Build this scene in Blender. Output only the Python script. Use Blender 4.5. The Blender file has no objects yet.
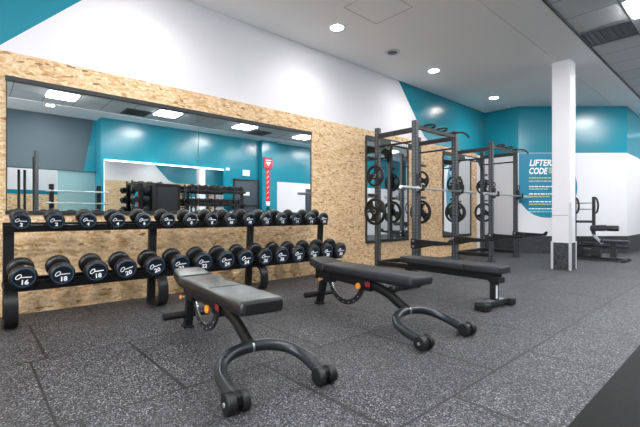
import bpy, bmesh, math, random
from mathutils import Vector, Matrix
random.seed(7)
SC = bpy.context.scene
COL = SC.collection
PI = math.pi

# ------------------------------------------------------------------ materials
def lin(h):
    h = h.lstrip('#')
    out = []
    for i in (0, 2, 4):
        c = int(h[i:i+2], 16) / 255
        out.append(c/12.92 if c <= .04045 else ((c+.055)/1.055)**2.4)
    return (*out, 1)

def new_mat(name):
    m = bpy.data.materials.new(name); m.use_nodes = True
    nt = m.node_tree
    return m, nt, nt.nodes['Principled BSDF']

def mat(name, col, rough=.5, metal=0, spec=.5, bump=0, bscale=200, var=0, vscale=4):
    m, nt, b = new_mat(name)
    b.inputs['Base Color'].default_value = lin(col)
    b.inputs['Roughness'].default_value = rough
    b.inputs['Metallic'].default_value = metal
    b.inputs['Specular IOR Level'].default_value = spec
    tc = nt.nodes.new('ShaderNodeTexCoord')
    if bump:
        n = nt.nodes.new('ShaderNodeTexNoise'); n.inputs['Scale'].default_value = bscale
        nt.links.new(tc.outputs['Object'], n.inputs['Vector'])
        bp = nt.nodes.new('ShaderNodeBump'); bp.inputs['Strength'].default_value = bump
        bp.inputs['Distance'].default_value = .002
        nt.links.new(n.outputs['Fac'], bp.inputs['Height'])
        nt.links.new(bp.outputs['Normal'], b.inputs['Normal'])
    if var:
        n2 = nt.nodes.new('ShaderNodeTexNoise'); n2.inputs['Scale'].default_value = vscale
        nt.links.new(tc.outputs['Object'], n2.inputs['Vector'])
        mr = nt.nodes.new('ShaderNodeMapRange')
        mr.inputs['To Min'].default_value = max(0, rough-var); mr.inputs['To Max'].default_value = rough+var
        nt.links.new(n2.outputs['Fac'], mr.inputs['Value'])
        nt.links.new(mr.outputs['Result'], b.inputs['Roughness'])
    return m

def emit(name, col, s):
    m, nt, b = new_mat(name)
    b.inputs['Base Color'].default_value = lin(col)
    b.inputs['Emission Color'].default_value = lin(col)
    b.inputs['Emission Strength'].default_value = s
    return m

def math_node(nt, op, a, b=None, c=None):
    n = nt.nodes.new('ShaderNodeMath'); n.operation = op
    for i, v in enumerate((a, b, c)):
        if v is None: continue
        if isinstance(v, (int, float)): n.inputs[i].default_value = v
        else: nt.links.new(v, n.inputs[i])
    return n.outputs[0]

def ramp(nt, fac, stops, interp='LINEAR'):
    r = nt.nodes.new('ShaderNodeValToRGB'); r.color_ramp.interpolation = interp
    els = r.color_ramp.elements
    while len(els) < len(stops): els.new(.5)
    for e, (p, c) in zip(els, stops):
        e.position = p; e.color = lin(c)
    nt.links.new(fac, r.inputs['Fac'])
    return r.outputs['Color']

def mixc(nt, fac, a, b, mode='MIX'):
    n = nt.nodes.new('ShaderNodeMix'); n.data_type = 'RGBA'; n.blend_type = mode
    for k, v in ((0, fac), (6, a), (7, b)):
        if isinstance(v, (int, float)): n.inputs[k].default_value = v
        elif isinstance(v, tuple): n.inputs[k].default_value = v
        else: nt.links.new(v, n.inputs[k])
    return n.outputs[2]

def osb_mat():
    m, nt, b = new_mat('osb_board')
    tc = nt.nodes.new('ShaderNodeTexCoord')
    sp = nt.nodes.new('ShaderNodeSeparateXYZ'); nt.links.new(tc.outputs['Object'], sp.inputs[0])
    cb = nt.nodes.new('ShaderNodeCombineXYZ')
    nt.links.new(sp.outputs['Y'], cb.inputs['X']); nt.links.new(sp.outputs['Z'], cb.inputs['Y'])
    ns = nt.nodes.new('ShaderNodeTexNoise'); ns.inputs['Scale'].default_value = 7; ns.inputs['Detail'].default_value = 3
    nt.links.new(cb.outputs[0], ns.inputs['Vector'])
    vm = nt.nodes.new('ShaderNodeVectorMath'); vm.operation = 'MULTIPLY_ADD'
    nt.links.new(ns.outputs['Color'], vm.inputs[0]); vm.inputs[1].default_value = (.05, .05, 0)
    nt.links.new(cb.outputs[0], vm.inputs[2])
    cols = []
    for ang, sx, sy in ((24, 17, 46), (-50, 18, 44), (80, 18, 48)):
        mp = nt.nodes.new('ShaderNodeMapping')
        mp.inputs['Rotation'].default_value = (0, 0, math.radians(ang)); mp.inputs['Scale'].default_value = (sx, sy, 1)
        nt.links.new(vm.outputs[0], mp.inputs['Vector'])
        v = nt.nodes.new('ShaderNodeTexVoronoi'); v.voronoi_dimensions = '2D'; v.inputs['Scale'].default_value = 1
        nt.links.new(mp.outputs[0], v.inputs['Vector'])
        s = nt.nodes.new('ShaderNodeSeparateColor'); nt.links.new(v.outputs['Color'], s.inputs[0])
        cols.append((s.outputs[0], s.outputs[1], v.outputs['Distance']))
    STOPS = [(0, '#8f693e'), (.05, '#bf9868'), (.28, '#d6b488'), (.6, '#dfc19a'), (.88, '#ead1b0'), (1, '#cca170')]
    c1 = ramp(nt, cols[0][0], STOPS)
    c2 = ramp(nt, cols[1][0], STOPS)
    c3 = ramp(nt, cols[2][0], STOPS)
    sel = math_node(nt, 'GREATER_THAN', cols[1][1], .5)
    sel2 = math_node(nt, 'GREATER_THAN', cols[2][1], .62)
    c = mixc(nt, sel, c1, c2); c = mixc(nt, sel2, c, c3)
    fn = nt.nodes.new('ShaderNodeTexNoise'); fn.inputs['Scale'].default_value = 45; fn.inputs['Detail'].default_value = 4
    nt.links.new(cb.outputs[0], fn.inputs['Vector'])
    g = ramp(nt, fn.outputs['Fac'], [(.3, '#c4b096'), (.6, '#ffffff')])
    c = mixc(nt, .55, c, g, 'MULTIPLY')
    nt.links.new(c, b.inputs['Base Color'])
    b.inputs['Roughness'].default_value = .55
    bp = nt.nodes.new('ShaderNodeBump'); bp.inputs['Strength'].default_value = .25; bp.inputs['Distance'].default_value = .003
    nt.links.new(fn.outputs['Fac'], bp.inputs['Height']); nt.links.new(bp.outputs['Normal'], b.inputs['Normal'])
    return m

def rubber_floor(name, base, fleck, seams=True, dens=.5):
    m, nt, b = new_mat(name)
    tc = nt.nodes.new('ShaderNodeTexCoord')
    v = nt.nodes.new('ShaderNodeTexVoronoi'); v.inputs['Scale'].default_value = 175
    nt.links.new(tc.outputs['Object'], v.inputs['Vector'])
    s = nt.nodes.new('ShaderNodeSeparateColor'); nt.links.new(v.outputs['Color'], s.inputs[0])
    d = '%s' % base
    c = ramp(nt, s.outputs[0], [(0, base), (dens, base), (dens+.05, fleck[0]), (.9, fleck[1]), (1, fleck[2])])
    n = nt.nodes.new('ShaderNodeTexNoise'); n.inputs['Scale'].default_value = 1.6; n.inputs['Detail'].default_value = 5
    nt.links.new(tc.outputs['Object'], n.inputs['Vector'])
    g = ramp(nt, n.outputs['Fac'], [(.3, '#cfcfcf'), (.7, '#ffffff')])
    c = mixc(nt, .8, c, g, 'MULTIPLY')
    if seams:
        sp = nt.nodes.new('ShaderNodeSeparateXYZ'); nt.links.new(tc.outputs['Object'], sp.inputs[0])
        x = math_node(nt, 'SUBTRACT', sp.outputs['X'], .52)
        y = math_node(nt, 'SUBTRACT', sp.outputs['Y'], .28)
        cb = nt.nodes.new('ShaderNodeCombineXYZ'); nt.links.new(y, cb.inputs['X']); nt.links.new(x, cb.inputs['Y'])
        br = nt.nodes.new('ShaderNodeTexBrick')
        nt.links.new(cb.outputs[0], br.inputs['Vector'])
        br.offset = .5; br.inputs['Scale'].default_value = 1
        br.inputs['Brick Width'].default_value = 500; br.inputs['Row Height'].default_value = 1.0
        br.inputs['Mortar Size'].default_value = .007; br.inputs['Mortar Smooth'].default_value = .2
        br.inputs['Color1'].default_value = (1, 1, 1, 1); br.inputs['Color2'].default_value = (.82, .82, .83, 1)
        br.inputs['Mortar'].default_value = (.13, .13, .135, 1)
        c = mixc(nt, 1.0, c, br.outputs['Color'], 'MULTIPLY')
        # open joint between neighbouring tiles of one row
        row = math_node(nt, 'FLOOR', x)
        par = math_node(nt, 'MODULO', math_node(nt, 'ADD', row, 40), 2)
        fy = math_node(nt, 'FRACT', math_node(nt, 'DIVIDE', math_node(nt, 'SUBTRACT', math_node(nt, 'ADD', sp.outputs['Y'], 9.7-.355), math_node(nt, 'MULTIPLY', par, .485)), .97))
        jt = math_node(nt, 'LESS_THAN', fy, .021)
        c = mixc(nt, math_node(nt, 'MULTIPLY', jt, .8), c, lin('#0a0a0b'))
    nt.links.new(c, b.inputs['Base Color'])
    b.inputs['Roughness'].default_value = .62
    b.inputs['Specular IOR Level'].default_value = .4 if seams else .12
    bp = nt.nodes.new('ShaderNodeBump'); bp.inputs['Strength'].default_value = .35; bp.inputs['Distance'].default_value = .003
    nt.links.new(v.outputs['Distance'], bp.inputs['Height']); nt.links.new(bp.outputs['Normal'], b.inputs['Normal'])
    return m

def tile_mat():
    m, nt, b = new_mat('ceiling_tiles')
    tc = nt.nodes.new('ShaderNodeTexCoord')
    sp = nt.nodes.new('ShaderNodeSeparateXYZ'); nt.links.new(tc.outputs['Object'], sp.inputs[0])
    x = math_node(nt, 'ADD', sp.outputs['X'], 10*.58 - 2.86)
    y = math_node(nt, 'ADD', sp.outputs['Y'], 20*.58 - 5.86)
    cb = nt.nodes.new('ShaderNodeCombineXYZ'); nt.links.new(x, cb.inputs['X']); nt.links.new(y, cb.inputs['Y'])
    br = nt.nodes.new('ShaderNodeTexBrick'); nt.links.new(cb.outputs[0], br.inputs['Vector'])
    br.offset = 0; br.inputs['Scale'].default_value = 1
    br.inputs['Brick Width'].default_value = .58; br.inputs['Row Height'].default_value = .58
    br.inputs['Mortar Size'].default_value = .008; br.inputs['Mortar Smooth'].default_value = .1
    br.inputs['Color1'].default_value = lin('#c8cbcc'); br.inputs['Color2'].default_value = lin('#c0c4c6')
    br.inputs['Mortar'].default_value = lin('#70757a')
    nt.links.new(br.outputs['Color'], b.inputs['Base Color'])
    b.inputs['Roughness'].default_value = .9
    return m

def post_mat():
    m, nt, b = new_mat('rack_post_metal')
    tc = nt.nodes.new('ShaderNodeTexCoord')
    sp = nt.nodes.new('ShaderNodeSeparateXYZ'); nt.links.new(tc.outputs['Object'], sp.inputs[0])
    ax = math_node(nt, 'ABSOLUTE', sp.outputs['X']); ay = math_node(nt, 'ABSOLUTE', sp.outputs['Y'])
    mn = math_node(nt, 'MINIMUM', ax, ay)
    fz = math_node(nt, 'MULTIPLY', sp.outputs['Z'], 1/.05); fz = math_node(nt, 'FRACT', fz)
    fz = math_node(nt, 'SUBTRACT', fz, .5); fz = math_node(nt, 'MULTIPLY', fz, .05)
    d = math_node(nt, 'ADD', math_node(nt, 'MULTIPLY', mn, mn), math_node(nt, 'MULTIPLY', fz, fz))
    d = math_node(nt, 'SQRT', d)
    hole = math_node(nt, 'LESS_THAN', d, .0115)
    ring = math_node(nt, 'LESS_THAN', d, .016)
    c = mixc(nt, ring, lin('#2f3237'), lin('#8a8d92'))
    c = mixc(nt, hole, c, lin('#0c0d0f'))
    nt.links.new(c, b.inputs['Base Color'])
    b.inputs['Roughness'].default_value = .45; b.inputs['Metallic'].default_value = .15
    return m

def speckle_panel(name):
    m, nt, b = new_mat(name)
    tc = nt.nodes.new('ShaderNodeTexCoord')
    v = nt.nodes.new('ShaderNodeTexVoronoi'); v.inputs['Scale'].default_value = 110
    nt.links.new(tc.outputs['Object'], v.inputs['Vector'])
    s = nt.nodes.new('ShaderNodeSeparateColor'); nt.links.new(v.outputs['Color'], s.inputs[0])
    c = ramp(nt, s.outputs[0], [(0, '#1d1e20'), (.6, '#252629'), (.75, '#38393d'), (1, '#5a5c60')])
    nt.links.new(c, b.inputs['Base Color']); b.inputs['Roughness'].default_value = .75
    return m

M = {}
M['white'] = mat('white_paint', '#d5d3d7', .55, spec=.3, bump=.05, bscale=90)
M['ceil'] = mat('ceiling_paint', '#f6f6f6', .8, spec=.2, bump=.04, bscale=60)
M['teal'] = mat('teal_paint', '#0b7d91', .24, spec=.6, bump=.04, bscale=60)
M['slate'] = mat('slate_paint', '#4a5a63', .5, spec=.4)
M['blue'] = mat('blue_vinyl', '#187c9c', .35)
M['osb'] = osb_mat()
M['floor'] = rubber_floor('speckled_rubber_floor', '#151517', ('#424246', '#66666a', '#a2a2a6'))
M['dark_floor'] = rubber_floor('dark_rubber_floor', '#0b0b0c', ('#101011', '#141415', '#1a1a1c'), False, .8)
M['dado'] = speckle_panel('speckled_rubber_dado')
M['tiles'] = tile_mat()
M['post'] = post_mat()
M['black'] = mat('black_powdercoat', '#0d0e10', .45, spec=.4, bump=.03, bscale=300)
M['charcoal'] = mat('charcoal_powdercoat', '#1c1e21', .45, spec=.5)
M['grey_tube'] = mat('graphite_tube', '#303338', .3, metal=.5, var=.06, vscale=20)
M['rubber'] = mat('black_rubber', '#0c0d0f', .5, spec=.4, bump=.06, bscale=400)
M['urethane'] = mat('urethane_head', '#0c0d10', .36, spec=.5, var=.06, vscale=40)
M['cap'] = mat('navy_end_cap', '#0a0f18', .35, spec=.5)
M['ring'] = mat('blue_ring', '#1f405a', .4)
M['print'] = mat('white_print', '#f0f2f4', .5)
M['chrome'] = mat('chrome', '#c9ccd0', .18, metal=1, var=.05, vscale=60)
M['steel'] = mat('brushed_steel', '#b3b6ba', .32, metal=.9, var=.06, vscale=50)
M['vinyl'] = mat('black_vinyl', '#161719', .34, spec=.6, bump=.12, bscale=260, var=.06, vscale=14)
M['vinyl_dull'] = mat('charcoal_vinyl', '#202125', .5, spec=.4, bump=.12, bscale=260, var=.05, vscale=14)
M['orange'] = mat('orange_plastic', '#f0922a', .4)
M['redlab'] = mat('red_label', '#8d2230', .45)
M['red'] = mat('red_sign', '#b3202b', .4)
M['cornerguard'] = mat('pale_metal_guard', '#bfc2c6', .35, metal=.3)
M['vent'] = mat('vent_grille', '#4a4d50', .5)
M['pale'] = mat('pale_plastic', '#dfe6ea', .4)
M['door'] = mat('grey_door', '#3b434c', .45)
M['yellow'] = mat('yellow_print', '#d9cf6a', .5)
M['gap'] = mat('dark_joint', '#55585b', .8)
M['hatch'] = mat('hatch_edge', '#a8aaac', .7)
M['skirt'] = mat('black_skirting', '#1b1b1d', .6)
M['lamp'] = emit('panel_light', '#ffffff', 16)
M['spot'] = emit('downlight_lens', '#fffdf8', 30)
M['led'] = emit('led_strip', '#e4f8ff', 2.2)
mm, nt, b = new_mat('mirror_glass')
b.inputs['Base Color'].default_value = (.86, .90, .90, 1); b.inputs['Metallic'].default_value = 1; b.inputs['Roughness'].default_value = .0
M['mirror'] = mm
mm, nt, b = new_mat('green_glass')
b.inputs['Base Color'].default_value = lin('#a8cfd2'); b.inputs['Roughness'].default_value = .15; b.inputs['Transmission Weight'].default_value = .6
M['glass'] = mm

mm, nt, b = new_mat('added_window_glass')  # clear pane for the added daylight window
tr = nt.nodes.new('ShaderNodeBsdfTransparent'); gl = nt.nodes.new('ShaderNodeBsdfGlossy'); gl.inputs['Roughness'].default_value = .02
mx = nt.nodes.new('ShaderNodeMixShader'); mx.inputs[0].default_value = .06
nt.links.new(tr.outputs[0], mx.inputs[1]); nt.links.new(gl.outputs[0], mx.inputs[2])
nt.links.new(mx.outputs[0], nt.nodes['Material Output'].inputs['Surface'])
M['pane'] = mm
# ------------------------------------------------------------------ mesh builder
class MB:
    def __init__(s): s.bm = bmesh.new(); s.mi = 0
    def _fin(s, vs, mtx=None):
        if mtx is not None: bmesh.ops.transform(s.bm, matrix=mtx, verts=vs)
        fs = {f for v in vs for f in v.link_faces}
        for f in fs: f.material_index = s.mi
        return vs
    def mat(s, i): s.mi = i; return s
    def box(s, c, size, rot=None, bev=0, seg=2):
        r = bmesh.ops.create_cube(s.bm, size=1)
        vs = r['verts']
        bmesh.ops.scale(s.bm, vec=size, verts=vs)
        if bev:
            es = list({e for v in vs for e in v.link_edges})
            rr = bmesh.ops.bevel(s.bm, geom=es, offset=min(bev, min(size)*.49), segments=seg, affect='EDGES', profile=.5)
            vs = list({v for f in rr['faces'] for v in f.verts})
            # include the whole island
            seen = set(vs); st = list(vs)
            while st:
                v = st.pop()
                for e in v.link_edges:
                    o = e.other_vert(v)
                    if o not in seen: seen.add(o); st.append(o)
            vs = list(seen)
        m = Matrix.Translation(c)
        if rot is not None: m = m @ (rot if isinstance(rot, Matrix) else Matrix.Rotation(rot[1], 4, rot[0]))
        s._fin(vs, m); return s
    def bar(s, p0, p1, w, h, bev=0, up=(0, 0, 1)):
        p0, p1 = Vector(p0), Vector(p1); d = p1-p0; L = d.length; d.normalize()
        u = Vector(up)
        if abs(d.dot(u)) > .98: u = Vector((1, 0, 0))
        y = u.cross(d).normalized(); z = d.cross(y)
        R = Matrix((d, y, z)).transposed().to_4x4()
        return s.box((p0+p1)/2, (L, w, h), R, bev)
    def cyl(s, p0, p1, r, r2=None, n=20, bev=0):
        p0, p1 = Vector(p0), Vector(p1); d = p1-p0
        q = d.to_track_quat('Z', 'Y').to_matrix().to_4x4()
        L = d.length
        r2 = r if r2 is None else r2
        prof = [(r, 0), (r2, L)]
        if bev: prof = [(r-bev, 0), (r-bev*.3, bev*.3), (r, bev), (r2, L-bev), (r2-bev*.3, L-bev*.3), (r2-bev, L)]
        return s.lathe(prof, Matrix.Translation(p0) @ q, n)
    def lathe(s, prof, mtx=None, n=24, closed=False):
        rings = []
        vs = []
        for (r, z) in prof:
            ring = [s.bm.verts.new((r*math.cos(2*PI*i/n), r*math.sin(2*PI*i/n), z)) for i in range(n)]
            rings.append(ring); vs += ring
        k = len(rings)
        for a in range(k if closed else k-1):
            A, B = rings[a], rings[(a+1) % k]
            for i in range(n):
                j = (i+1) % n
                f = s.bm.faces.new((A[i], A[j], B[j], B[i])); f.smooth = True
        if not closed:
            s.bm.faces.new(list(reversed(rings[0]))); s.bm.faces.new(rings[-1])
        s._fin(vs, mtx); return s
    def tube(s, pts, r, n=12, closed=False, flat=None):
        P = [Vector(p) for p in pts]; k = len(P); rings = []; vs = []
        prev = None
        for i in range(k):
            if closed: t = (P[(i+1) % k]-P[i-1])
            else: t = P[min(i+1, k-1)]-P[max(i-1, 0)]
            t.normalize()
            if prev is None:
                a = Vector((0, 0, 1)) if abs(t.z) < .9 else Vector((1, 0, 0))
                nrm = (a - t*a.dot(t)).normalized()
            else: nrm = (prev - t*prev.dot(t)).normalized()
            prev = nrm; bn = t.cross(nrm)
            rn, rb = (r, r) if flat is None else flat
            rr = [s.bm.verts.new(P[i] + nrm*rn*math.cos(2*PI*j/n) + bn*rb*math.sin(2*PI*j/n)) for j in range(n)]
            rings.append(rr); vs += rr
        for a in range(k if closed else k-1):
            A, B = rings[a], rings[(a+1) % k]
            for i in range(n):
                j = (i+1) % n
                f = s.bm.faces.new((A[i], A[j], B[j], B[i])); f.smooth = True
        if not closed:
            s.bm.faces.new(list(reversed(rings[0]))); s.bm.faces.new(rings[-1])
        s._fin(vs); return s
    def poly(s, pts):
        vs = [s.bm.verts.new(p) for p in pts]; f = s.bm.faces.new(vs); f.material_index = s.mi; return s
    def prism(s, pts, off):
        off = Vector(off); n = len(pts)
        a = [s.bm.verts.new(p) for p in pts]; c = [s.bm.verts.new(Vector(p)+off) for p in pts]
        fs = [s.bm.faces.new(list(reversed(a))), s.bm.faces.new(c)]
        for i in range(n): fs.append(s.bm.faces.new((a[i], a[(i+1) % n], c[(i+1) % n], c[i])))
        for f in fs: f.material_index = s.mi
        return s
    def build(s, name, mats, parent=None, loc=None, smooth=False, normals=True):
        if normals: bmesh.ops.recalc_face_normals(s.bm, faces=s.bm.faces[:])
        me = bpy.data.meshes.new(name); s.bm.to_mesh(me); s.bm.free()
        for m in (mats if isinstance(mats, (list, tuple)) else [mats]): me.materials.append(m)
        if smooth:
            for p in me.polygons: p.use_smooth = True
        o = bpy.data.objects.new(name, me); COL.objects.link(o)
        if loc is not None: o.location = loc
        if parent is not None: o.parent = parent
        return o

def spline(pts, n=8):
    P = [Vector(p) for p in pts]; out = []
    for i in range(len(P)-1):
        p0, p1, p2, p3 = P[max(i-1, 0)], P[i], P[i+1], P[min(i+2, len(P)-1)]
        for k in range(n):
            t = k/n
            out.append(.5*((2*p1)+(p2-p0)*t+(2*p0-5*p1+4*p2-p3)*t*t+(3*p1-p0-3*p2+p3)*t**3))
    out.append(P[-1]); return out

def tag(o, label, cat, group=None):
    o['label'] = label; o['category'] = cat
    if group: o['group'] = group
    return o
def thing(name, label, cat, loc=(0, 0, 0), rz=0, group=None):
    o = bpy.data.objects.new(name, None); COL.objects.link(o)
    o.location = loc; o.rotation_euler = (0, 0, rz); o.empty_display_size = .1
    return tag(o, label, cat, group)
def struct(mb, name, mats, parent=None, **k):
    o = mb.build(name, mats, parent, **k)
    if parent is None: o['kind'] = 'structure'
    return o
def copy_tree(o, parent=None):
    kids = [c for c in COL.objects if c.parent == o]
    c = o.copy(); COL.objects.link(c)
    if parent is not None: c.parent = parent
    for k in kids: copy_tree(k, c)
    return c

def text_mesh(body, size, shear=0, bold=0, xs=1.0, align='CENTER'):
    cu = bpy.data.curves.new('t', 'FONT'); cu.body = body; cu.size = size; cu.shear = shear
    cu.offset = bold; cu.align_x = align; cu.extrude = .0006; cu.resolution_u = 3
    o = bpy.data.objects.new('t', cu); COL.objects.link(o)
    dg = bpy.context.evaluated_depsgraph_get(); dg.update()
    me = bpy.data.meshes.new_from_object(o.evaluated_get(dg))
    bpy.data.objects.remove(o); bpy.data.curves.remove(cu)
    if xs != 1: me.transform(Matrix.Scale(xs, 4, (1, 0, 0)))
    return me

# ------------------------------------------------------------------ camera
TH = math.radians(48.1)
cam = bpy.data.cameras.new('camera'); co = bpy.data.objects.new('camera', cam); COL.objects.link(co)
co.location = (4.54, 0, .92); co.rotation_euler = (PI/2, 0, TH)
cam.sensor_width = 36; cam.lens = 390/640*36; cam.shift_y = 1/640; cam.clip_start = .02
SC.camera = co

# ------------------------------------------------------------------ room shell
H = 3.48; TB = 2.38; YB = -3.2; YF = 16.0
XW = 7.0
DA = Vector((.805, 9.66, 0)); DB = Vector((2.52, 11.57, 0))
du = (DB-DA).normalized(); dn = Vector((du.y, -du.x, 0)); DL = (DB-DA).length

fl = MB().box((3.4, 6.4, -.03), (15, 20, .06)); struct(fl, 'floor', M['floor'])
fl = MB().box((5.5, 1.2, .002), (3.0, 8.8, .004)); struct(fl, 'floor.001', M['dark_floor'])

# left wall : painted polygons (0 white, 1 teal)
w = MB()
def yz(pts, x=0.0): return [(x, y, z) for y, z in pts]
w.mat(1).poly(yz([(YB, 2.4), (.155, 2.4), (1.235, H), (YB, H)]))
w.mat(0).poly(yz([(YB, 0), (9.66, 0), (9.66, TB), (7.75, TB), (7.45, 2.392), (7.25, 2.42), (7.1, 2.46), (6.95, 2.53), (6.08, H), (1.235, H), (.155, 2.4), (YB, 2.4)]))
w.mat(1).poly(yz([(9.66, TB), (9.66, H), (6.08, H), (6.95, 2.53), (7.1, 2.46), (7.25, 2.42), (7.45, 2.392), (7.75, TB)]))
struct(w, 'wall_left', [M['white'], M['teal']])
# osb cladding
o = MB().box((.009, (YB+9.2)/2, 1.2), (.018, 9.2-YB, 2.4)); struct(o, 'wall_left.001', M['osb'])
# back wall pieces
w = MB()
def wallpoly(w, a, b, z0, z1): w.poly([(a[0], a[1], z0), (b[0], b[1], z0), (b[0], b[1], z1), (a[0], a[1], z1)])
for nm, a, b in (('wall_back', (0, 9.66), (DA.x, DA.y)), ('wall_diagonal', DA, DB), ('wall_recess', DB, (2.52, YF))):
    w = MB(); w.mat(0); wallpoly(w, a, b, 0, TB); w.mat(1); wallpoly(w, a, b, TB, H)
    struct(w, nm, [M['white'], M['teal']])
# rubber dado along the back walls
for nm, a, b in (('baseboard_back', (.0, 9.66), (DA.x, DA.y)), ('baseboard_diagonal', DA, DB), ('baseboard_recess', DB, (2.52, YF))):
    a = Vector((a[0], a[1], 0)); b = Vector((b[0], b[1], 0)); d = (b-a).normalized(); n = Vector((d.y, -d.x, 0))
    w = MB().prism([a, b, b+n*.012, a+n*.012], (0, 0, .41)); struct(w, nm, M['dado'])
w = MB(); w.poly([(2.52, YF, 0), (9.2, YF, 0), (9.2, YF, H), (2.52, YF, H)]); struct(w, 'wall_far', M['white'])
w = MB()
for a, b, z0, z1 in ((0, 1.2, 0, H), (7.2, 9.2, 0, H), (1.2, 7.2, 0, .5), (1.2, 7.2, 3.1, H)): w.poly([(a, YB, z0), (b, YB, z0), (b, YB, z1), (a, YB, z1)])
struct(w, 'wall_near', M['white'])
w = MB().box((4.2, YB-.05, 1.8), (6.0, .012, 2.6)); wn = struct(w, 'added_window_1', M['pane'])  # added window, unseen behind the camera; lets daylight in to brighten the ceiling
for k in range(6): MB().box((1.2+k*1.2, YB-.04, 1.8), (.06, .10, 2.6)).build('added_mullion', M['charcoal'], wn)
for z in (.5, 3.1): MB().box((4.2, YB-.04, z), (6.06, .10, .06)).build('added_window_frame', M['charcoal'], wn)
P_ = bpy.data.lights.new('added_window_portal', 'AREA'); P_.shape = 'RECTANGLE'; P_.size = 6; P_.size_y = 2.6; P_.cycles.is_portal = True
po = bpy.data.objects.new('added_window_portal', P_); COL.objects.link(po); po.location = (4.2, YB-.12, 1.8); po.rotation_euler = (PI/2, 0, 0)

# right wall: teal stretch, white + teal stretch, slate header with the recess below
w = MB()
w.mat(1).poly([(XW, 2.56, 0), (XW, 8.1, 0), (XW, 8.1, H), (XW, 2.56, H)])
w.mat(0).poly([(XW, 8.1, 0), (XW, YF, 0), (XW, YF, 2.1), (XW, 8.1, 2.1)])
w.mat(1).poly([(XW, 8.1, 2.1), (XW, YF, 2.1), (XW, YF, H), (XW, 8.1, H)])
struct(w, 'wall_right', [M['white'], M['teal']])
w = MB(); w.poly([(XW, 2.56, 0), (9.2, 2.56, 0), (9.2, 2.56, H), (XW, 2.56, H)]); struct(w, 'wall_return', M['teal'])
w = MB()
w.mat(0).poly([(7.5, YB, 2.08), (7.5, 2.25, 2.08), (7.5, 2.5, H), (7.5, YB, H)])
w.mat(1).poly([(7.5, 2.25, 2.08), (7.5, 2.56, 2.08), (7.5, 2.56, H), (7.5, 2.5, H)])
w.mat(0).poly([(7.5, YB, 2.08), (7.5, 2.56, 2.08), (7.75, 2.56, 2.08), (7.75, YB, 2.08)])
struct(w, 'wall_header', [M['slate'], M['teal']])
w = MB(); w.mat(0).poly([(9.2, YB, 1.62), (9.2, 2.56, 1.62), (9.2, 2.56, H), (9.2, YB, H)])
w.mat(1).poly([(9.2, YB, 0), (9.2, 2.56, 0), (9.2, 2.56, 1.5), (9.2, YB, 1.5)])
w.mat(2).poly([(9.2, YB, 1.5), (9.2, 2.56, 1.5), (9.2, 2.56, 1.62), (9.2, YB, 1.62)])
struct(w, 'wall_recess_right', [M['white'], M['osb'], M['teal']])
w = MB().box((XW-.09, 7.78, H/2), (.18, .64, H)); struct(w, 'wall_pier', M['teal'])

# ceiling: plaster, bulkhead strip, suspended tiles
c = MB()
c.mat(0).box((1.16, 6.4, H+.05), (2.34, 19.3, .1))
c.mat(0).box((2.592, 6.4, H+.05), (.505, 19.3, .1))
c.mat(1).box((4.64, 6.4, H+.06), (3.57, 19.3, .09))
c.mat(0).box((6.7+1.3, 6.4, H+.05), (3.2, 19.3, .1))
c.mat(2).box((2.335, 6.4, H+.06), (.03, 19.3, .08))
struct(c, 'ceiling', [M['ceil'], M['tiles'], M['gap']])
t = MB().box((2.855, 6.4, H+.002), (.022, 19.2, .02)); struct(t, 'trim_1', M['gap'])
# access hatch outline
t = MB()
for (a, b_) in (((1.15, 3.44), (1.72, 3.44)), ((1.72, 3.44), (1.72, 4.06)), ((1.72, 4.06), (1.15, 4.06)), ((1.15, 4.06), (1.15, 3.44))):
    t.bar((*a, H-.001), (*b_, H-.001), .005, .004)
struct(t, 'trim_2', M['hatch'])

# pillar
p = MB().box((2.385, 7.465, H/2), (.27, .27, H))
pil = struct(p, 'pillar', M['white'])
d = MB().box((2.385, 7.465, .225), (.286, .286, .45)); d.build('rubber_base', M['dado'], pil)
for (x, y, z) in ((2.518, 7.332, 1.12), (2.252, 7.332, .47), (2.518, 7.598, .47)):
    g = MB().box((x, y, z/2), (.036, .036, z), bev=.003); g.build('corner_guard', M['cornerguard'], pil)
g = MB().box((2.37, 7.328, .905), (.23, .006, .006)); g.build('panel_joint', M['gap'], pil)

# ------------------------------------------------------------------ mirrors
def mirror(label, y0, y1, z0, z1, seams, top_h, bot_h, side, depth=.03):
    r = thing('wall_mirror', label, 'mirror', (.018, (y0+y1)/2, z0))
    W = y1-y0; hh = z1-z0
    n = len(seams)+1; edges = [y0]+seams+[y1]
    for i in range(n):
        a, b = edges[i]-(y0+y1)/2+.003, edges[i+1]-(y0+y1)/2-.003
        MB().box((.008, (a+b)/2, hh/2), (.008, b-a, hh)).build('mirror_pane', M['mirror'], r)
    MB().box((depth/2, 0, hh-top_h/2+.01), (depth, W+.02, top_h), bev=.003).build('frame_rail', M['charcoal'], r)
    MB().box((depth/2, 0, -bot_h/2+.01), (depth, W+.02, bot_h), bev=.003).build('frame_rail', M['charcoal'], r)
    for sy in (-1, 1):
        MB().box((depth/2-.004, sy*(W/2+.0), hh/2), (depth-.008, side, hh-.02)).build('frame_stile', M['charcoal'], r)
    return r
mirror('long frameless-sided wall mirror on chipboard above the dumbbell rack', .245, 3.86, .945, 2.165, [2.06], .045, .035, .008)
mirror('narrow black-framed mirror on chipboard behind the nearer power rack', 5.13, 6.35, .46, 2.29, [], .09, .05, .03)
mirror('narrow black-framed mirror behind the farther power rack', 7.64, 8.86, .46, 2.29, [], .09, .05, .03)

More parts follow.
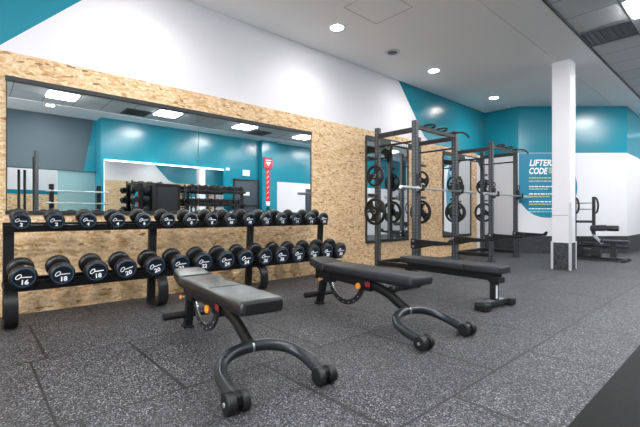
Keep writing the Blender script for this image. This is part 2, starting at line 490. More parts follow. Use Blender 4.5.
# ------------------------------------------------------------------ lamps
PY = [-2.9+2.25*0, -.76, 1.49, 3.75, 5.99, 8.24, 10.5, 12.75]
PY = [-.76, 1.49, 3.75, 5.99, 8.24, 10.5, 12.75]
words = ['second behind the camera side', 'first seen', 'second', 'third', 'fourth', 'fifth', 'sixth']
def panel(x, y, label):
    r = thing('ceiling_light', label, 'ceiling light', (x, y, H), 0, 'square ceiling light panels')
    MB().box((0, 0, .006), (.60, .60, .008)).build('frame', M['pale'], r)
    MB().box((0, 0, -.006), (.53, .53, .018), bev=.003).build('diffuser', M['lamp'], r)
pl = {1.49: 'leftmost of the four square light panels reflected in the long mirror',
      3.75: 'second from left of the square light panels reflected in the long mirror',
      5.99: 'third from left of the square light panels reflected in the long mirror',
      8.24: 'rightmost of the four square light panels reflected in the long mirror'}
for y in PY:
    panel(5.5, y, pl.get(y, 'square white light panel in the far tiled ceiling row out of view'))
    yy = 6.17 if y == 5.99 else y
    panel(3.76, yy, 'square white light panel at upper right beside the dark air vent' if y == 5.99 else 'square white light panel in the near tiled ceiling row out of view')
panel(8.3, 1.2, 'added unseen light panel brightening the recess beyond the slate header')  # added lamp hidden by the header, put in to light the dark recess
DLY = [1.34, 3.74, 6.15, 8.55]
dl = {3.74: 'round recessed downlight nearest the camera in white ceiling',
      6.15: 'middle round recessed downlight in white ceiling',
      8.55: 'farthest round recessed downlight near the teal corner',
      1.34: 'round recessed downlight in white ceiling above the left end of dumbbell rack'}
for y in DLY:
    r = thing('downlight', dl[y], 'downlight', (.72, y, H), 0, 'recessed downlights')
    MB().lathe([(.085, -.004), (.115, -.004), (.118, 0), (.085, .002)], closed=True).build('trim_ring', M['pale'], r)
    MB().lathe([(.088, -.003), (.088, .0)]).build('lens', M['spot'], r)
    L = bpy.data.lights.new('downlight_beam', 'SPOT'); L.energy = 16; L.spot_size = math.radians(150); L.spot_blend = .8; L.shadow_soft_size = .09
    L.color = (1, .985, .96)
    lo = bpy.data.objects.new('downlight_beam', L); COL.objects.link(lo); lo.location = (0, 0, -.02); lo.parent = r
r = thing('downlight', 'round recessed downlight reflected at the left of the long mirror', 'downlight', (6.55, 1.4, H), 0, 'recessed downlights')
MB().lathe([(.085, -.004), (.115, -.004), (.118, 0), (.085, .002)], closed=True).build('trim_ring', M['pale'], r)
MB().lathe([(.088, -.003), (.088, .0)]).build('lens', M['spot'], r)

r = thing('ceiling_speaker', 'round grey ceiling disc between the first two downlights', 'speaker', (.73, 4.95, H))
MB().lathe([(.115, 0), (.12, -.006), (.10, -.016), (.094, -.014)]).build('rim', M['steel'], r)
MB().lathe([(.092, -.010), (.06, -.02), (.02, -.022)]).build('grille', M['gap'], r)

def vent(x, y, label):
    r = thing('ceiling_vent', label, 'vent', (x, y, H), 0)
    MB().box((0, 0, .004), (.56, .57, .012)).build('backing', M['vent'], r)
    f = MB()
    for s in (-1, 1):
        f.box((s*.275, 0, -.006), (.03, .58, .012)); f.box((0, s*.275, -.006), (.52, .03, .012))
    f.build('frame', M['gap'], r)
    for k in range(7):
        MB().box((-.21+k*.07, 0, -.004), (.010, .52, .016), ((0, 1, 0), .5)).build('slat', M['vent'], r)
vent(3.16, 6.75, 'dark square ceiling air vent beside the light panel at upper right')
vent(5.9, 3.1, 'dark ceiling vent reflected between the first two light panels')
vent(5.9, 6.75, 'dark ceiling vent reflected beside the third light panel')

# ------------------------------------------------------------------ wall graphic
G = thing('wall_graphic', 'blue rounded wall graphic with slanted LIFTERS CODE lettering behind the pillar', 'wall graphic', DA)
PXM = .02368
def wp(px, py, off=.004):  # point on the diagonal wall, metres along it from its near corner
    return Vector((0, 0, 0)) + du*((px-518)*PXM) + dn*off + Vector((0, 0, .92+(214.5-py)*PXM))
pts = [wp(519, 153), wp(577, 153)] 
pts = [wp(518.5, 153.3)]
pts += [wp(518.5, 203)]
for k in range(0, 21):
    a = PI + .28 - (PI+.28+.9)*0 + (PI-.28+.7)*k/20
    pts.append(wp(546.6+30.3*math.cos(a), 187.5-30.3*math.sin(a)))
pts.append(wp(560, 153.3))
pts = [p for p in pts]
MB().prism(pts, dn*.002).build('panel', M['blue'], G)
Rw = Matrix((du, Vector((0, 0, 1)), dn)).transposed().to_4x4()
def put_text(body, px, py, size, mt, xs=.72, bold=.006, shear=.22):
    me = text_mesh(body, size, shear, bold, xs, 'LEFT')
    me.transform(Matrix.Translation(wp(px, py, .008)) @ Rw)
    me.materials.clear(); me.materials.append(mt)
    o = bpy.data.objects.new('lettering', me); COL.objects.link(o); o.parent = G
    return o
put_text('LIFTERS', 528.6, 165.8, .205, M['print'], .87)
put_text('CODE', 528.0, 173.9, .205, M['print'], .76)
hz = MB()
for k in range(4):
    a = wp(548.2, 168.2+k*1.5, .007); hz.bar(a, a+du*.075, .006, .018, up=(0, 0, 1))
hz.build('hatching', M['yellow'], G)
for rows, nm, mt in ((((186.6, 23), (194, 24), (201.7, 24), (208.8, 24)), 'text_line', 'print'), (((178, 21), (181.2, 20), (189, 18), (196.5, 18), (204.2, 24), (211.6, 24), (175.6, 0)), 'text_line', 'yellow')):
    for y, L in rows:
        if not L: continue
        random.seed(int(y*10)); x = 528.5; t = MB()
        while x < 528.5+L:
            wd = random.choice((2.2, 3, 4, 1.6)); a = wp(x, y, .007); t.bar(a, a+du*(wd*PXM), .004, .026 if mt == 'print' else .02); x += wd+.8
        t.build(nm, M[mt], G)

# ------------------------------------------------------------------ dumbbell rack
RK = thing('dumbbell_rack', 'long black two-tier dumbbell rack along the chipboard wall', 'dumbbell rack', (0, 0, 0))
UY = [.24, 1.415, 2.595, 3.77]
for y in UY:
    MB().bar((.30, y, .0), (.355, y, .83), .075, .05, .004, up=(1, 0, 0)).build('upright', M['black'], RK)
    f = MB()
    path = spline([(.33, y, .34), (.56, y, .305), (.635, y, .265), (.66, y, .19), (.645, y, .08), (.58, y, .03), (.50, y, .024), (.31, y, .024)], 6)
    # flat bar bent to a D: rectangular section swept along the path
    rings = []
    for i, p_ in enumerate(path):
        t = (path[min(i+1, len(path)-1)]-path[max(i-1, 0)]).normalized(); n_ = Vector((-t.z, 0, t.x))
        rings.append([f.bm.verts.new(p_+n_*a*.014+Vector((0, b_*.045, 0))) for a, b_ in ((-1, -1), (-1, 1), (1, 1), (1, -1))])
    for A, B in zip(rings, rings[1:]):
        for i in range(4): f.bm.faces.new((A[i], A[(i+1) % 4], B[(i+1) % 4], B[i]))
    f.bm.faces.new(rings[0]); f.bm.faces.new(rings[-1])
    f.build('foot', M['black'], RK)
    MB().bar((.36, y, .785), (.45, y, .80), .07, .04).build('bracket', M['black'], RK)
TOP = dict(x=.43, z=.886, a=math.radians(13)); BOT = dict(x=.545, z=.447, a=math.radians(13))
DBT = [(.311+.2393*i) for i in range(15)]; DBB = [(.318+.253*i) for i in range(15)]
def tier(T, ys, y0, y1, drop, hh, half):
    # tray tilted with the dumbbells: two side rails and a pan between them, saddles under each handle
    t = MB(); R = Matrix.Rotation(T['a'], 4, 'Y')
    def at(x, z): v = R @ Vector((x, 0, z)); return (v.x+T['x'], v.z+T['z'])
    for s in (-1, 1):
        x, z = at(s*half, -drop-hh/2); t.box((x, (y0+y1)/2, z), (.014, y1-y0, hh), R)
    x, z = at(0, -drop-hh*.6); t.box((x, (y0+y1)/2, z), (half*2, y1-y0, .012), R)
    t.build('tray', M['black'], RK)
    for y in ys:
        for s in (-1, 1):
            x, z = at(s*(half-.012), -.016-(drop+hh*.5-.016)/2)
            MB().box((x, y, z), (.01, .05, drop+hh*.5-.016), R).build('saddle', M['charcoal'], RK)
tier(TOP, DBT, .2, 3.80, .045, .06, .045)
tier(BOT, DBB, .2, 3.985, .06, .085, .05)

# dumbbells : local +x faces the room
def make_dumbbell(kg, r, hl, hw, twist):
    root = bpy.data.objects.new('dumbbell', None); COL.objects.link(root); root.empty_display_size = .05
    X = Matrix.Rotation(PI/2, 4, 'Y')
    MB().cyl((-hl, 0, 0), (hl, 0, 0), .016, n=12).build('handle', M['chrome'], root)
    for s in (1, -1):
        b = .012
        prof = [(.03, 0), (r*.72, .002), (r-.006, .012), (r, .022), (r, hw-.016), (r-.005, hw-.005), (r-.014, hw), (r*.80, hw)]
        mt = Matrix.Translation((s*hl*.93, 0, 0)) @ Matrix.Rotation(s*PI/2, 4, 'Y')
        h = MB().lathe(prof, mt, 28).build('head', M['urethane'], root)
        xf = s*(hl*.93+hw)
        c = MB(); c.mat(0).lathe([(r*.76, -.004), (r*.76, .0015)], Matrix.Translation((xf, 0, 0)) @ Matrix.Rotation(s*PI/2, 4, 'Y'), 28)
        c.mat(1).lathe([(r*.76, 0), (r*.76, .003), (r*.85, .003), (r*.85, -.001)], Matrix.Translation((xf, 0, 0)) @ Matrix.Rotation(s*PI/2, 4, 'Y'), 28, closed=True)
        c.build('end_cap', [M['cap'], M['ring']], h)
        if s == 1:
            # white print: open oval emblem with a bar, and the number below
            bm = bmesh.new()
            me = text_mesh(str(kg), r*.58, 0, r*.02)
            me.transform(Matrix.Translation((r*.06, -r*.58, 0)))
            bm.from_mesh(me)
            mb = MB(); mb.bm.free(); mb.bm = bm
            ring = [(-r*.36+r*.17*math.cos(t)+.10*r*math.sin(t), r*.12+r*.20*math.sin(t), .0008) for t in [2*PI*k/14 for k in range(14)]]
            mb.tube(ring, r*.032, 6, True)
            mb.bar((-r*.2, r*.06, .0008), (r*.55, r*.06, .0008), r*.07, .0016)
            mtx = Matrix.Translation((xf+.0022, 0, 0)) @ Matrix.Rotation(twist, 4, 'X') @ Matrix(((0, 0, 1, 0), (1, 0, 0, 0), (0, 1, 0, 0), (0, 0, 0, 1)))
            bmesh.ops.transform(bm, matrix=mtx, verts=bm.verts[:])
            for f in bm.faces: f.material_index = 0
            mb.build('print', M['print'], h, normals=False)
    return root
KT = [2, 2, 4, 4, 6, 6, 8, 8, 10, 10, 12, 12, 14, 14, 16]
KB = [16, 18, 18, 20, 20, 22, 22, 24, 24, 26, 26, 28, 28, 30, 30]
random.seed(3)
for tname, T, ys, kgs in (('upper', TOP, DBT, KT), ('lower', BOT, DBB, KB)):
    for i, (y, kg) in enumerate(zip(ys, kgs)):
        if tname == 'upper': r = .069+.016*i/14; hw = .042+.022*i/14; hl = .066
        else: r = .094+.012*i/14; hw = .070+.012*i/14; hl = .068
        tw = random.uniform(-.12, .12)
        if tname == 'lower' and i in (3, 4): tw = .3
        d = make_dumbbell(kg, r, hl, hw, tw)
        d.location = (T['x'], y+random.uniform(-.006, .006), T['z']); d.rotation_euler = (0, T['a'], random.uniform(-.03, .03))
        if tname == 'upper' and i == 14: lab = 'round black dumbbell marked 16 at the far right end of the upper rack tier'
        elif tname == 'lower' and i == 0: lab = 'round black dumbbell marked 16 at the near left end of the lower rack tier'
        else:
            first = (i == 0) or (kgs[i-1] != kg)
            lab = 'round black dumbbell marked %d on the %s rack tier, %s one of its pair' % (kg, tname, 'left' if first else 'right')
        tag(d, lab, 'dumbbell', 'dumbbells on the %s tier' % tname)

# ------------------------------------------------------------------ adjustable benches
def pad_mesh(mb, x0, x1, w0, w1, z0, z1, bev=.018, lift0=0, lift1=0):
    """cushion: box with bevelled edges, width w0 at x0 and w1 at x1, lifted at either end"""
    L = x1-x0
    n0 = len(mb.bm.verts)
    before = set(mb.bm.verts)
    mb.box(((x0+x1)/2, 0, (z0+z1)/2), (L, 1.0, z1-z0), None)
    new = [v for v in mb.bm.verts if v not in before]
    for v in new:
        t = (v.co.x-x0)/L; w = w0+(w1-w0)*t
        v.co.y = w/2*(1 if v.co.y > 0 else -1); v.co.z += lift0+(lift1-lift0)*t
    es = list({e for v in new for e in v.link_edges})
    bmesh.ops.bevel(mb.bm, geom=es, offset=bev, segments=3, affect='EDGES', profile=.6)
    return mb

def make_bench(label, loc, rz, seam):
    r = thing('adjustable_bench', label, 'weight bench', loc, rz, 'adjustable benches')
    # cushions
    bk = pad_mesh(MB(), -.47, .60, .27, .27, .372, .455, bev=.03).build('backrest', M['vinyl'] if seam else M['vinyl_dull'], r, smooth=True)
    if seam:
        MB().bar((.10, -.122, .4555), (.10, .122, .4555), .008, .003).build('stitching', M['black'], bk)
        MB().box((.582, 0, .414), (.05, .235, .07), bev=.01).build('end_patch', M['rubber'], bk)
    MB().box((.03, 0, .365), (.92, .16, .02), bev=.004).build('backboard', M['black'], bk)
    st = pad_mesh(MB(), -.745, -.485, .21, .27, .372, .455, bev=.02, lift0=.03).build('seat', M['vinyl'] if seam else M['vinyl_dull'], r, smooth=True)
    MB().bar((-.72, 0, .385), (-.50, 0, .365), .13, .02).build('seat_board', M['black'], st)
    # frame
    f = MB()
    f.bar((-.70, 0, .335), (.02, 0, .315), .075, .085, .006)
    f.box((-.57, 0, .30), (.16, .09, .10), bev=.006); f.box((0, 0, .30), (.13, .09, .10), bev=.006)
    f.build('frame', M['black'], r)
    f = MB(); f.tube(spline([(-.05, 0, .31), (.10, 0, .295), (.24, 0, .26), (.36, 0, .20), (.46, 0, .155)], 5), .04, 12, flat=(.042, .03))
    f.build('front_strut', M['black'], r)
    f = MB(); f.bar((-.71, 0, .0), (-.62, 0, .33), .06, .065, .006); f.box((-.71, 0, .011), (.085, .08, .022), bev=.005)
    f.build('leg', M['black'], r)
    MB().cyl((-.685, -.20, .115), (-.685, .17, .115), .029, n=16, bev=.006).build('rear_bar', M['rubber'], r)
    # hoop
    hp = [(.80, -.245, .05), (.72, -.25, .062), (.60, -.245, .09), (.515, -.205, .126), (.466, -.12, .15), (.452, 0, .158),
          (.466, .12, .15), (.515, .215, .126), (.60, .258, .095), (.72, .262, .062), (.80, .252, .05)]
    hoop = MB().tube(spline(hp, 6), .034, 16).build('hoop', M['grey_tube'], r)
    MB().tube([(.452, -.006, .158), (.452, .006, .158)], .0355, 16).build('weld_band', M['steel'], hoop)
    for s in (-1, 1):
        wf = MB(); wf.box((.80, s*.255, .062), (.075, .10, .05), bev=.01); wf.cyl((.81, s*.20, .05), (.81, s*.238, .05), .05, n=20, bev=.008)
        wf.cyl((.81, s*.268, .05), (.81, s*.315, .05), .05, n=20, bev=.008)
        wl = wf.build('wheel', M['rubber'], hoop)
        MB().cyl((.81, s*.312, .05), (.81, s*.321, .05), .011, n=12).build('axle_bolt', M['steel'], wl)
    # ladder arc
    a = MB(); cx, cz, R0, R1 = -.30, .335, .215, .262; N = 26; A0 = .22; AS = PI-2*A0
    prev = None
    for k in range(N+1):
        t = PI+A0+AS*k/N; ring = []
        for rr in (R0, R1):
            for y in (-.009, .009): ring.append(a.bm.verts.new((cx+rr*math.cos(t), y, cz+rr*math.sin(t))))
        if prev:
            for i, j in ((0, 1), (1, 3), (3, 2), (2, 0)): a.bm.faces.new((prev[i], prev[j], ring[j], ring[i]))
        else: a.bm.faces.new((ring[0], ring[1], ring[3], ring[2]))
        prev = ring
    a.bm.faces.new((prev[0], prev[1], prev[3], prev[2]))
    arc = a.build('adjustment_arc', M['charcoal'], r)
    pl_ = MB().tube([(cx+(R0+.002)*math.cos(PI+A0+AS*k/N), 0, cz+(R0+.002)*math.sin(PI+A0+AS*k/N)) for k in range(N+1)], .006, 8).build('steel_edge', M['chrome'], arc)
    for k in range(3, 24, 3):
        t = PI+A0+AS*k/N; rr = (R0+R1)/2+.004
        MB().cyl((cx+rr*math.cos(t), -.0115, cz+rr*math.sin(t)), (cx+rr*math.cos(t), .0115, cz+rr*math.sin(t)), .006, n=8).build('pin_hole', M['steel'], arc)
    for x, z, mt in ((-.60, .275, 'orange'), (-.035, .29, 'orange')):
        k = MB(); k.mat(0).cyl((x, -.045, z), (x, -.075, z), .012, n=12); k.mat(1).cyl((x, -.075, z), (x, -.095, z), .028 if x > -.5 else .017, n=16, bev=.005)
        k.build('pull_knob', [M['steel'], M[mt]], r)
    MB().box((.045, -.048, .31), (.06, .008, .04), bev=.002).build('red_badge', M['redlab'], r)
    return r
make_bench('black adjustable bench nearest the camera with shiny stitched vinyl pad', (2.15, 1.255, 0), math.radians(-5.6), True)
make_bench('black adjustable bench in the middle with matt pad and grey hoop foot', (2.25, 2.625, 0), math.radians(-4.6), False)

r = thing('flat_bench', 'slim black flat bench with T-shaped foot in front of the racks', 'weight bench', (2.2, 3.92, 0), math.radians(-5))
pad_mesh(MB(), -.50, .36, .25, .27, .345, .418).build('backrest', M['vinyl_dull'], r, smooth=True)
pad_mesh(MB(), .37, .73, .27, .22, .345, .415).build('seat', M['vinyl_dull'], r, smooth=True)
f = MB(); f.bar((-.46, 0, .30), (.68, 0, .30), .07, .07, .006); f.box((.2, 0, .337), (.9, .15, .018)); f.build('frame', M['black'], r)
f = MB(); f.box((.62, 0, .165), (.06, .075, .24), bev=.006); f.box((.64, 0, .28), (.13, .09, .06), bev=.01); f.build('post', M['black'], r)
MB().box((.6515, -.012, .16), (.004, .028, .13)).build('sticker', M['print'], r)
f = MB(); f.box((.62, 0, .05), (.075, .42, .05), bev=.008); f.build('foot_bar', M['charcoal'], r)
MB().box((.62, 0, .077), (.055, .26, .006)).build('step_plate', M['steel'], r)
for s in (-1, 1):
    MB().box((.635, s*.235, .037), (.14, .085, .074), bev=.018).build('foot_cap', M['rubber'], r)
f = MB(); f.bar((-.45, 0, .30), (-.52, 0, .05), .06, .07, .006); f.box((-.52, 0, .04), (.07, .42, .06), bev=.01); f.build('leg', M['black'], r)
for s in (-1, 1): MB().cyl((-.52, s*.20, .035), (-.52, s*.27, .035), .035, n=16, bev=.006).build('wheel', M['rubber'], r)

# ------------------------------------------------------------------ power racks
def make_rack(label, y0):
    x0, x1, W, T = .36, 1.09, 1.17, 2.35
    r = thing('power_rack', label, 'power rack', (0, y0, 0), 0, 'power racks')
    for x in (x0, x1):
        for y in (0, W):
            h = T
            MB().box((0, 0, h/2), (.075, .075, h), bev=.004).build('post', M['post'], r, loc=(x, y, 0))
            pb = MB().box((x, y, .006), (.13, .13, .012)).build('foot_plate', M['black'], r)
    for y in (0, W):
        MB().box(((x0+x1)/2, y, .12), (x1-x0-.075, .07, .07), bev=.004).build('base_beam', M['black'], r)
        MB().box(((x0+x1)/2, y, 2.215 if y == 0 else 2.23), (x1-x0-.075, .05, .075), bev=.004).build('top_beam', M['charcoal'], r)
    MB().box((x0, W/2, .12), (.07, W-.075, .07), bev=.004).build('base_beam', M['black'], r)
    # rear nameplate beam with pale print
    nb = MB(); nb.box((x0, W/2, 2.15), (.02, W-.075, .11), bev=.004)
    for s, y in ((1, .0375), (-1, W-.0375)):
        nb.prism([(x0-.01, y, 2.1), (x0-.01, y+s*.16, 2.1), (x0-.01, y, 1.93)], (.02, 0, 0))
    nbo = nb.build('nameplate', M['charcoal'], r)
    t = MB(); y = .36
    while y < .82: t.box((x0+.012, y, 2.15), (.004, .035, .05)); y += .05
    t.build('lettering', M['pale'], nbo)
    # front pull-up beam with grips
    pb = MB().box((x1, W/2, 2.26), (.06, W-.075, .06), bev=.004).build('pull_up_beam', M['charcoal'], r)
    for y in (.34, .70):
        MB().tube(spline([(x1, y-.10, 2.295), (x1+.07, y-.09, 2.31), (x1+.12, y, 2.315), (x1+.07, y+.09, 2.31), (x1, y+.10, 2.295)], 5), .016, 8).build('grip', M['black'], pb)
    for y, s in ((W-.02, 1),):
        MB().tube(spline([(x1-.02, y-.12, 2.30), (x1+.08, y-.06, 2.305), (x1+.16, y, 2.30), (x1+.22, y+.02, 2.26), (x1+.26, y+.02, 2.20)], 5), .017, 8).build('grip', M['black'], pb)
    MB().cyl((x0+.03, W, 2.06), (x1-.03, W, 2.06), .016, n=12).build('chin_bar', M['black'], r)
    MB().cyl((x0+.03, 0, 2.04), (x1-.03, 0, 2.04), .016, n=12).build('chin_bar', M['black'], r)
    # hooks, spotter arms
    for y in (0, W):
        j = MB(); j.box((x1+.055, y, 1.34), (.045, .075, .20), bev=.004); j.box((x1+.095, y, 1.285), (.10, .055, .025), bev=.004)
        j.box((x1+.145, y, 1.325), (.02, .055, .09), bev=.004); j.build('bar_hook', M['black'], r)
        MB().tube([(x1+.06, y+.045*math.cos(t), 1.50+.045*math.sin(t)) for t in [2*PI*k/16 for k in range(16)]], .01, 8, True).build('hook_ring', M['black'], r)
        a = MB()
        a.prism([(x1+.03, y-.03, .545), (x1+.55, y-.03, .525), (x1+.60, y-.03, .575), (x1+.63, y-.03, .56), (x1+.60, y-.03, .485), (x1+.3, y-.03, .46), (x1+.03, y-.03, .40)], (0, .06, 0))
        a.box((x1, y, .48), (.095, .10, .15), bev=.006)
        arm = a.build('spotter_arm', M['black'], r)
        for z in (.44, .52): MB().cyl((x1+.0, y-.058, z), (x1, y-.05, z), .018, n=12).build('bolt', M['steel'], arm)
    # plate pegs, outward
    for y, s in ((0, -1), (W, 1)):
        for z in (.97, 1.24, 1.56, 1.84):
            MB().cyl((x0, y+s*.03, z), (x0, y+s*.23, z), .022, n=14).build('plate_peg', M['charcoal'], r)
    return r
RY = [5.04, 7.60]
make_rack('nearer charcoal power rack in front of the middle mirror', RY[0])
make_rack('farther charcoal power rack near the teal corner', RY[1])

def make_plate(R, th):
    root = bpy.data.objects.new('weight_plate', None); COL.objects.link(root); root.empty_display_size = .05
    RX = Matrix.Rotation(-PI/2, 4, 'X')
    b = MB()
    b.lathe([(R*.80, -th*.35), (R*.83, -th/2), (R*.97, -th/2), (R, -th*.35), (R, th*.35), (R*.97, th/2), (R*.83, th/2), (R*.80, th*.35)], RX, 36, closed=True)
    b.lathe([(.026, -th*.55), (R*.30, -th*.55), (R*.34, -th*.4), (R*.34, th*.4), (R*.30, th*.55), (.026, th*.55)], RX, 28, closed=True)
    for k in range(3):
        c = PI/2+2*PI*k/3; pts = []
        for rr, hw in ((R*.31, .62), (R*.56, .44), (R*.82, .50)): pts.append((rr, hw))
        out = [(rr*math.cos(c-h), rr*math.sin(c-h)) for rr, h in pts] + [(rr*math.cos(c+h), rr*math.sin(c+h)) for rr, h in reversed(pts)]
        b.prism([(x, -th*.32, z) for x, z in out], (0, th*.64, 0))
    b.build('disc', M['rubber'], root)
    MB().lathe([(.0245, -th*.56), (.034, -th*.56), (.034, th*.56), (.0245, th*.56)], RX, 20, closed=True).build('hub_ring', M['steel'], root)
    return root
pn = {(0, 0): "near wall-side post of the nearer power rack", (0, 1): "far wall-side post of the nearer power rack",
      (1, 0): "near wall-side post of the farther power rack", (1, 1): "far wall-side post of the farther power rack"}
big = make_plate(.222, .05); small = make_plate(.178, .042)
first = {0: True, 1: True}
for i, y0 in enumerate(RY):
    for e, (yy, s) in enumerate(((y0, -1), (y0+1.17, 1))):
        for q, (z, src) in enumerate(((.97, big), (1.56, small))):
            p = src if first[q] else copy_tree(src)
            first[q] = False
            # the bore hangs on the peg
            p.location = (.36, yy+s*.068, z-.0025); p.rotation_euler = (0, random.uniform(0, 2), 0)
            tag(p, '%s black weight plate on the %s' % (('large lower', 'smaller upper')[q], pn[(i, e)]), 'weight plate', 'plates stored on the racks')


for i, y0 in enumerate(RY):
    yc = y0+.585; x = 1.19; z = 1.2975+.014
    b = thing('barbell', 'steel barbell resting on the hooks of the %s power rack' % ('nearer' if i == 0 else 'farther'), 'barbell', (x, yc, z), 0, 'barbells on the power racks')
    MB().cyl((0, -.66, 0), (0, .66, 0), .014, n=14).build('shaft', M['steel'], b)
    for s in (-1, 1):
        sl = MB().cyl((0, s*.67, 0), (0, s*1.09, 0), .0245, n=18, bev=.003).build('sleeve', M['steel'], b)
        MB().cyl((0, s*.655, 0), (0, s*.68, 0), .036, n=18, bev=.004).build('collar', M['steel'], sl)

# ------------------------------------------------------------------ leg machine behind the pillar
r = thing('leg_machine', 'dark grey leg exercise machine with padded roller beside the white pillar', 'exercise machine', (2.42, 9.52, 0), 0)
f = MB(); f.box((-.02, 0, .045), (1.05, .09, .05), bev=.008); f.box((.45, -.02, .025), (.08, .5, .05), bev=.008); f.box((-.50, 0, .025), (.08, .55, .05), bev=.008)
f.box((.25, 0, .055), (.42, .30, .025), bev=.006)
f.build('base', M['charcoal'], r)
for x, y in ((-.45, .12), (-.11, .12)):
    MB().box((x, y, .66), (.055, .07, 1.26), bev=.012).build('upright', M['charcoal'], r)
    MB().tube(spline([(x+.03, y-.02, 1.27), (x+.07, y-.06, 1.22), (x+.09, y-.07, 1.1), (x+.07, y-.06, .98), (x+.03, y-.02, .95)], 5), .018, 8).build('hand_grip', M['rubber'], r)
for z in (1.16, 1.03): MB().cyl((-.43, .12, z), (-.13, .12, z), .014, n=10).build('rung', M['steel'], r)
MB().box((-.28, .12, .77), (.31, .05, .05), bev=.008).build('crossbar', M['charcoal'], r)
MB().box((-.2, .08, .40), (.42, .04, .12), bev=.01).build('weight_cover', M['charcoal'], r)
MB().box((-.05, 0, .27), (1.1, .05, .05), bev=.006).build('beam', M['black'], r)
pad_mesh(MB(), .05, .50, .28, .24, .355, .41).build('seat', M['vinyl_dull'], r, smooth=True)
MB().box((.24, 0, .2), (.10, .08, .31), bev=.01).build('post', M['charcoal'], r)
a = MB(); a.bar((-.09, -.06, .52), (.08, -.06, .33), .035, .05, .006); a.build('lever', M['steel'], r)
wpd = pad_mesh(MB(), -.13, .13, .20, .15, .58, .70, bev=.03, lift1=.01); wpd.build('knee_pad', M['vinyl_dull'], r, smooth=True)
MB().bar((-.1, -.02, .60), (-.06, -.06, .5), .05, .05, .006).build('pad_bracket', M['black'], r)
rl = MB().cyl((.14, -.03, .645), (.34, -.03, .645), .055, n=20, bev=.015).build('roller', M['vinyl'], r, smooth=False)
MB().cyl((.08, -.03, .645), (.36, -.03, .645), .014, n=10).build('roller_bar', M['steel'], r)
MB().box((-.15, -.06, .33), (.26, .16, .05), bev=.015).build('foot_plate', M['vinyl_dull'], r)
MB().box((-.27, -.05, .16), (.40, .20, .12), bev=.02).build('weight_housing', M['charcoal'], r)
MB().box((-.02, -.08, .16), (.16, .14, .18), bev=.02).build('pivot_housing', M['charcoal'], r)
MB().cyl((-.30, -.20, .17), (-.30, -.16, .17), .10, n=24, bev=.01).build('pulley', M['rubber'], r)

# ------------------------------------------------------------------ the far side of the room, seen in the mirrors
r = thing('wall_mirror', 'large mirror with glowing top edge on the teal wall reflected opposite', 'mirror', (XW, 4.37, .25))
MB().box((-.008, 0, 1.05), (.012, 3.44, 2.10)).build('mirror_pane', M['mirror'], r)
MB().box((-.012, 0, 2.115), (.024, 3.46, .03)).build('lit_edge', M['led'], r)
MB().box((-.012, -1.735, 1.05), (.024, .02, 2.1)).build('frame_stile', M['pale'], r)

d = MB().box((XW-.015, 6.935, 1.025), (.05, .89, 2.05)); dd = struct(d, 'door_1', M['door'])
f = MB(); f.box((XW-.02, 6.47, 1.04), (.07, .05, 2.1)); f.box((XW-.02, 7.40, 1.04), (.07, .05, 2.1)); f.box((XW-.02, 6.935, 2.08), (.07, .98, .05)); f.build('door_frame', M['charcoal'], dd)
MB().box((XW-.045, 6.93, 1.62), (.006, .24, .12)).build('door_sign', M['pale'], dd)
MB().box((XW-.05, 6.935, 1.22), (.02, .8, .05)).build('push_bar', M['charcoal'], dd)
d = MB().box((XW-.015, 9.95, .95), (.05, .8, 1.9)); struct(d, 'door_2', M['door'])
tag(MB().box((XW-.02, 6.93, 2.32), (.06, .27, .20), bev=.008).build('emergency_light', M['pale']), 'white boxed emergency light above the grey door in the mirror', 'emergency light')
tag(MB().box((XW-.01, 6.25, 2.40), (.04, .13, .09), bev=.008).build('alarm_box', M['pale']), 'small white alarm box left of the grey door in the mirror', 'alarm')
r = thing('red_sign', 'red boxed sign over a red strip on teal pier in the mirror', 'sign', (XW-.18, 7.70, 0))
MB().box((-.02, 0, 2.70), (.04, .36, .36), bev=.006).build('board', M['red'], r)
MB().box((-.006, 0, 1.95), (.012, .17, 1.2)).build('strip', M['red'], r)
t = MB(); t.prism([(-.042, -.11, 2.74), (-.042, .11, 2.74), (-.042, 0, 2.60)], (-.003, 0, 0)); t.bar((-.042, -.11, 2.80), (-.042, .11, 2.80), .01, .03)
t.build('emblem', M['print'], r)
t = MB()
for k in range(6):
    z = 2.4-k*.18; t.bar((-.013, -.05, z-.04), (-.013, .04, z+.04), .004, .02)
t.build('markings', M['pale'], r)
MB().box((-.012, 0, 1.30), (.024, .15, .15), bev=.01).build('white_tag', M['print'], r)
MB().box((-.03, 0, 1.12), (.06, .10, .12), bev=.01).build('call_button', M['black'], r)

# three-tier rack with small dumbbells
r = thing('dumbbell_rack', 'black three-tier dumbbell rack by the teal wall in the mirror', 'dumbbell rack', (6.55, 5.62, 0))
for y in (-.9, .9):
    MB().box((0, y, .85), (.06, .07, 1.7)).build('upright', M['black'], r)
    MB().box((0, y, .03), (.5, .08, .06)).build('foot', M['black'], r)
shelf_z = (.78, 1.22, 1.62)
for z in shelf_z: MB().box((0, 0, z), (.34, 1.9, .07), bev=.006).build('shelf', M['black'], r)
small_db = None
for q, z in enumerate(shelf_z):
    for k in range(9):
        if small_db is None:
            small_db = bpy.data.objects.new('dumbbell', None); COL.objects.link(small_db)
            MB().cyl((-.06, 0, 0), (.06, 0, 0), .016, n=10).build('handle', M['chrome'], small_db)
            for s in (-1, 1): MB().cyl((s*.055, 0, 0), (s*.125, 0, 0), .075, n=18, bev=.01).build('head', M['urethane'], small_db)
            d = small_db
        else: d = copy_tree(small_db)
        d.location = (6.55, 5.62-.8+k*.2, z+.035+.075); d.rotation_euler = (0, 0, 0)
        tag(d, 'black dumbbell in the %s row of the three-tier rack by teal wall' % ('bottom', 'middle', 'top')[q], 'dumbbell', 'dumbbells in the %s row of the three-tier rack' % ('bottom', 'middle', 'top')[q])
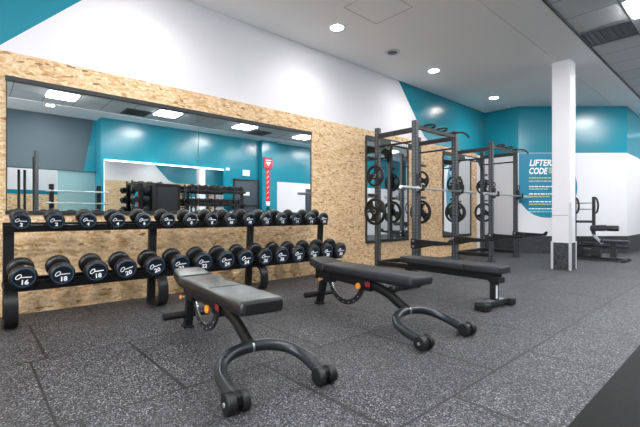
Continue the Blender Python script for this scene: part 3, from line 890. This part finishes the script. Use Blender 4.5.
# vertical stand with dumbbells
r = thing('dumbbell_stand', 'tall black dumbbell stand left of the dark tower in the mirror', 'dumbbell stand', (6.45, 3.38, 0))
MB().box((0, 0, .03), (.5, .5, .06), bev=.01).build('base', M['black'], r)
MB().box((0, 0, .90), (.06, .10, 1.72)).build('post', M['black'], r)
for q, z in enumerate((.5, .78, 1.06, 1.34, 1.62)):
    for s in (-1, 1):
        MB().box((0, s*.11, z-.09), (.10, .14, .02)).build('cradle', M['black'], r)
        d = copy_tree(small_db); d.location = (6.45, 3.38+s*.125, z-.005)
        tag(d, 'black dumbbell on the %s side of the tall stand, %s from the bottom' % ('left' if s < 0 else 'right', ('first', 'second', 'third', 'fourth', 'fifth')[q]), 'dumbbell', 'dumbbells on the tall stand')
# dark tower
r = thing('weight_tower', 'dark framed weight tower with blank shroud in the mirror', 'exercise machine', (6.4, 4.05, 0))
MB().box((0, 0, .92), (.22, .58, 1.56), bev=.02).build('shroud', M['vinyl_dull'], r)
for s in (-1, 1): MB().box((0, s*.31, .88), (.26, .05, 1.76), bev=.01).build('frame_post', M['black'], r)
MB().box((0, 0, 1.73), (.26, .66, .06), bev=.01).build('frame_top', M['black'], r)
MB().box((0, 0, .06), (.5, .66, .12), bev=.01).build('base', M['black'], r)
# half rack on the far side
r = thing('half_rack', 'tall perforated half rack at the left of the mirror reflection', 'half rack', (6.1, 1.09, 0))
for x, y, h in ((0, 0, 2.33), (.12, -.02, 2.2)):
    MB().box((0, 0, h/2), (.07, .07, h), bev=.004).build('post', M['post'] if x == 0 else M['black'], r, loc=(x, y, 0))
MB().box((.0, 0, .03), (.9, .09, .06)).build('foot', M['black'], r)
# squat stand with two bars
r = thing('bar_stand', 'low black bar stand with two posts in the mirror reflection', 'bar stand', (6.0, 1.82, 0))
for y in (-.47, .47):
    MB().box((0, y, .8), (.08, .09, 1.6), bev=.006).build('post', M['black'], r)
    MB().box((0, y, .03), (.55, .09, .06)).build('foot', M['black'], r)
    for z in (1.42, 1.15): MB().box((-.075, y, z), (.07, .06, .03)).build('hook', M['black'], r)
MB().box((.0, 0, .45), (.06, .85, .07)).build('crossbar', M['black'], r)
for z, nm in ((1.449, 'upper'), (1.179, 'lower')):
    b = thing('barbell', '%s steel barbell on the low bar stand in the mirror' % nm, 'barbell', (5.92, 1.86, z))
    MB().cyl((0, -.54, 0), (0, .52, 0), .014, n=10).build('shaft', M['steel'], b)
    for s in (-1, 1): MB().cyl((0, s*.53, 0), (0, s*.62, 0), .024, n=12).build('sleeve', M['steel'], b)
r = thing('twin_post_rack', 'pair of thin black posts beyond the half rack in the mirror', 'rack', (8.0, .98, 0))
for y in (-.06, .06): MB().box((0, y, 1.04), (.06, .055, 2.04)).build('post', M['black'], r)
MB().box((0, 0, .03), (.6, .4, .06)).build('base', M['black'], r)
g = MB().box((7.6, 2.12, 1.04), (.02, .86, 2.07)); tag(g.build('glass_partition', M['glass']), 'pale green glass partition under the slate header in the mirror', 'glass partition')

# ------------------------------------------------------------------ world / view
w = bpy.data.worlds.new('world'); SC.world = w; w.use_nodes = True
w.node_tree.nodes['Background'].inputs[0].default_value = (.93, .97, 1, 1); w.node_tree.nodes['Background'].inputs[1].default_value = 2.3
SC.view_settings.view_transform = 'Standard'; SC.view_settings.look = 'None'
SC.view_settings.exposure = 2.02; SC.view_settings.gamma = 1; SC.view_settings.use_curve_mapping = False
SC.cycles.use_denoising = True
SC.cycles.max_bounces = 10; SC.cycles.diffuse_bounces = 8; SC.cycles.glossy_bounces = 6
SC.cycles.sample_clamp_indirect = 6; SC.cycles.blur_glossy = .3
SC.cycles.caustics_reflective = False
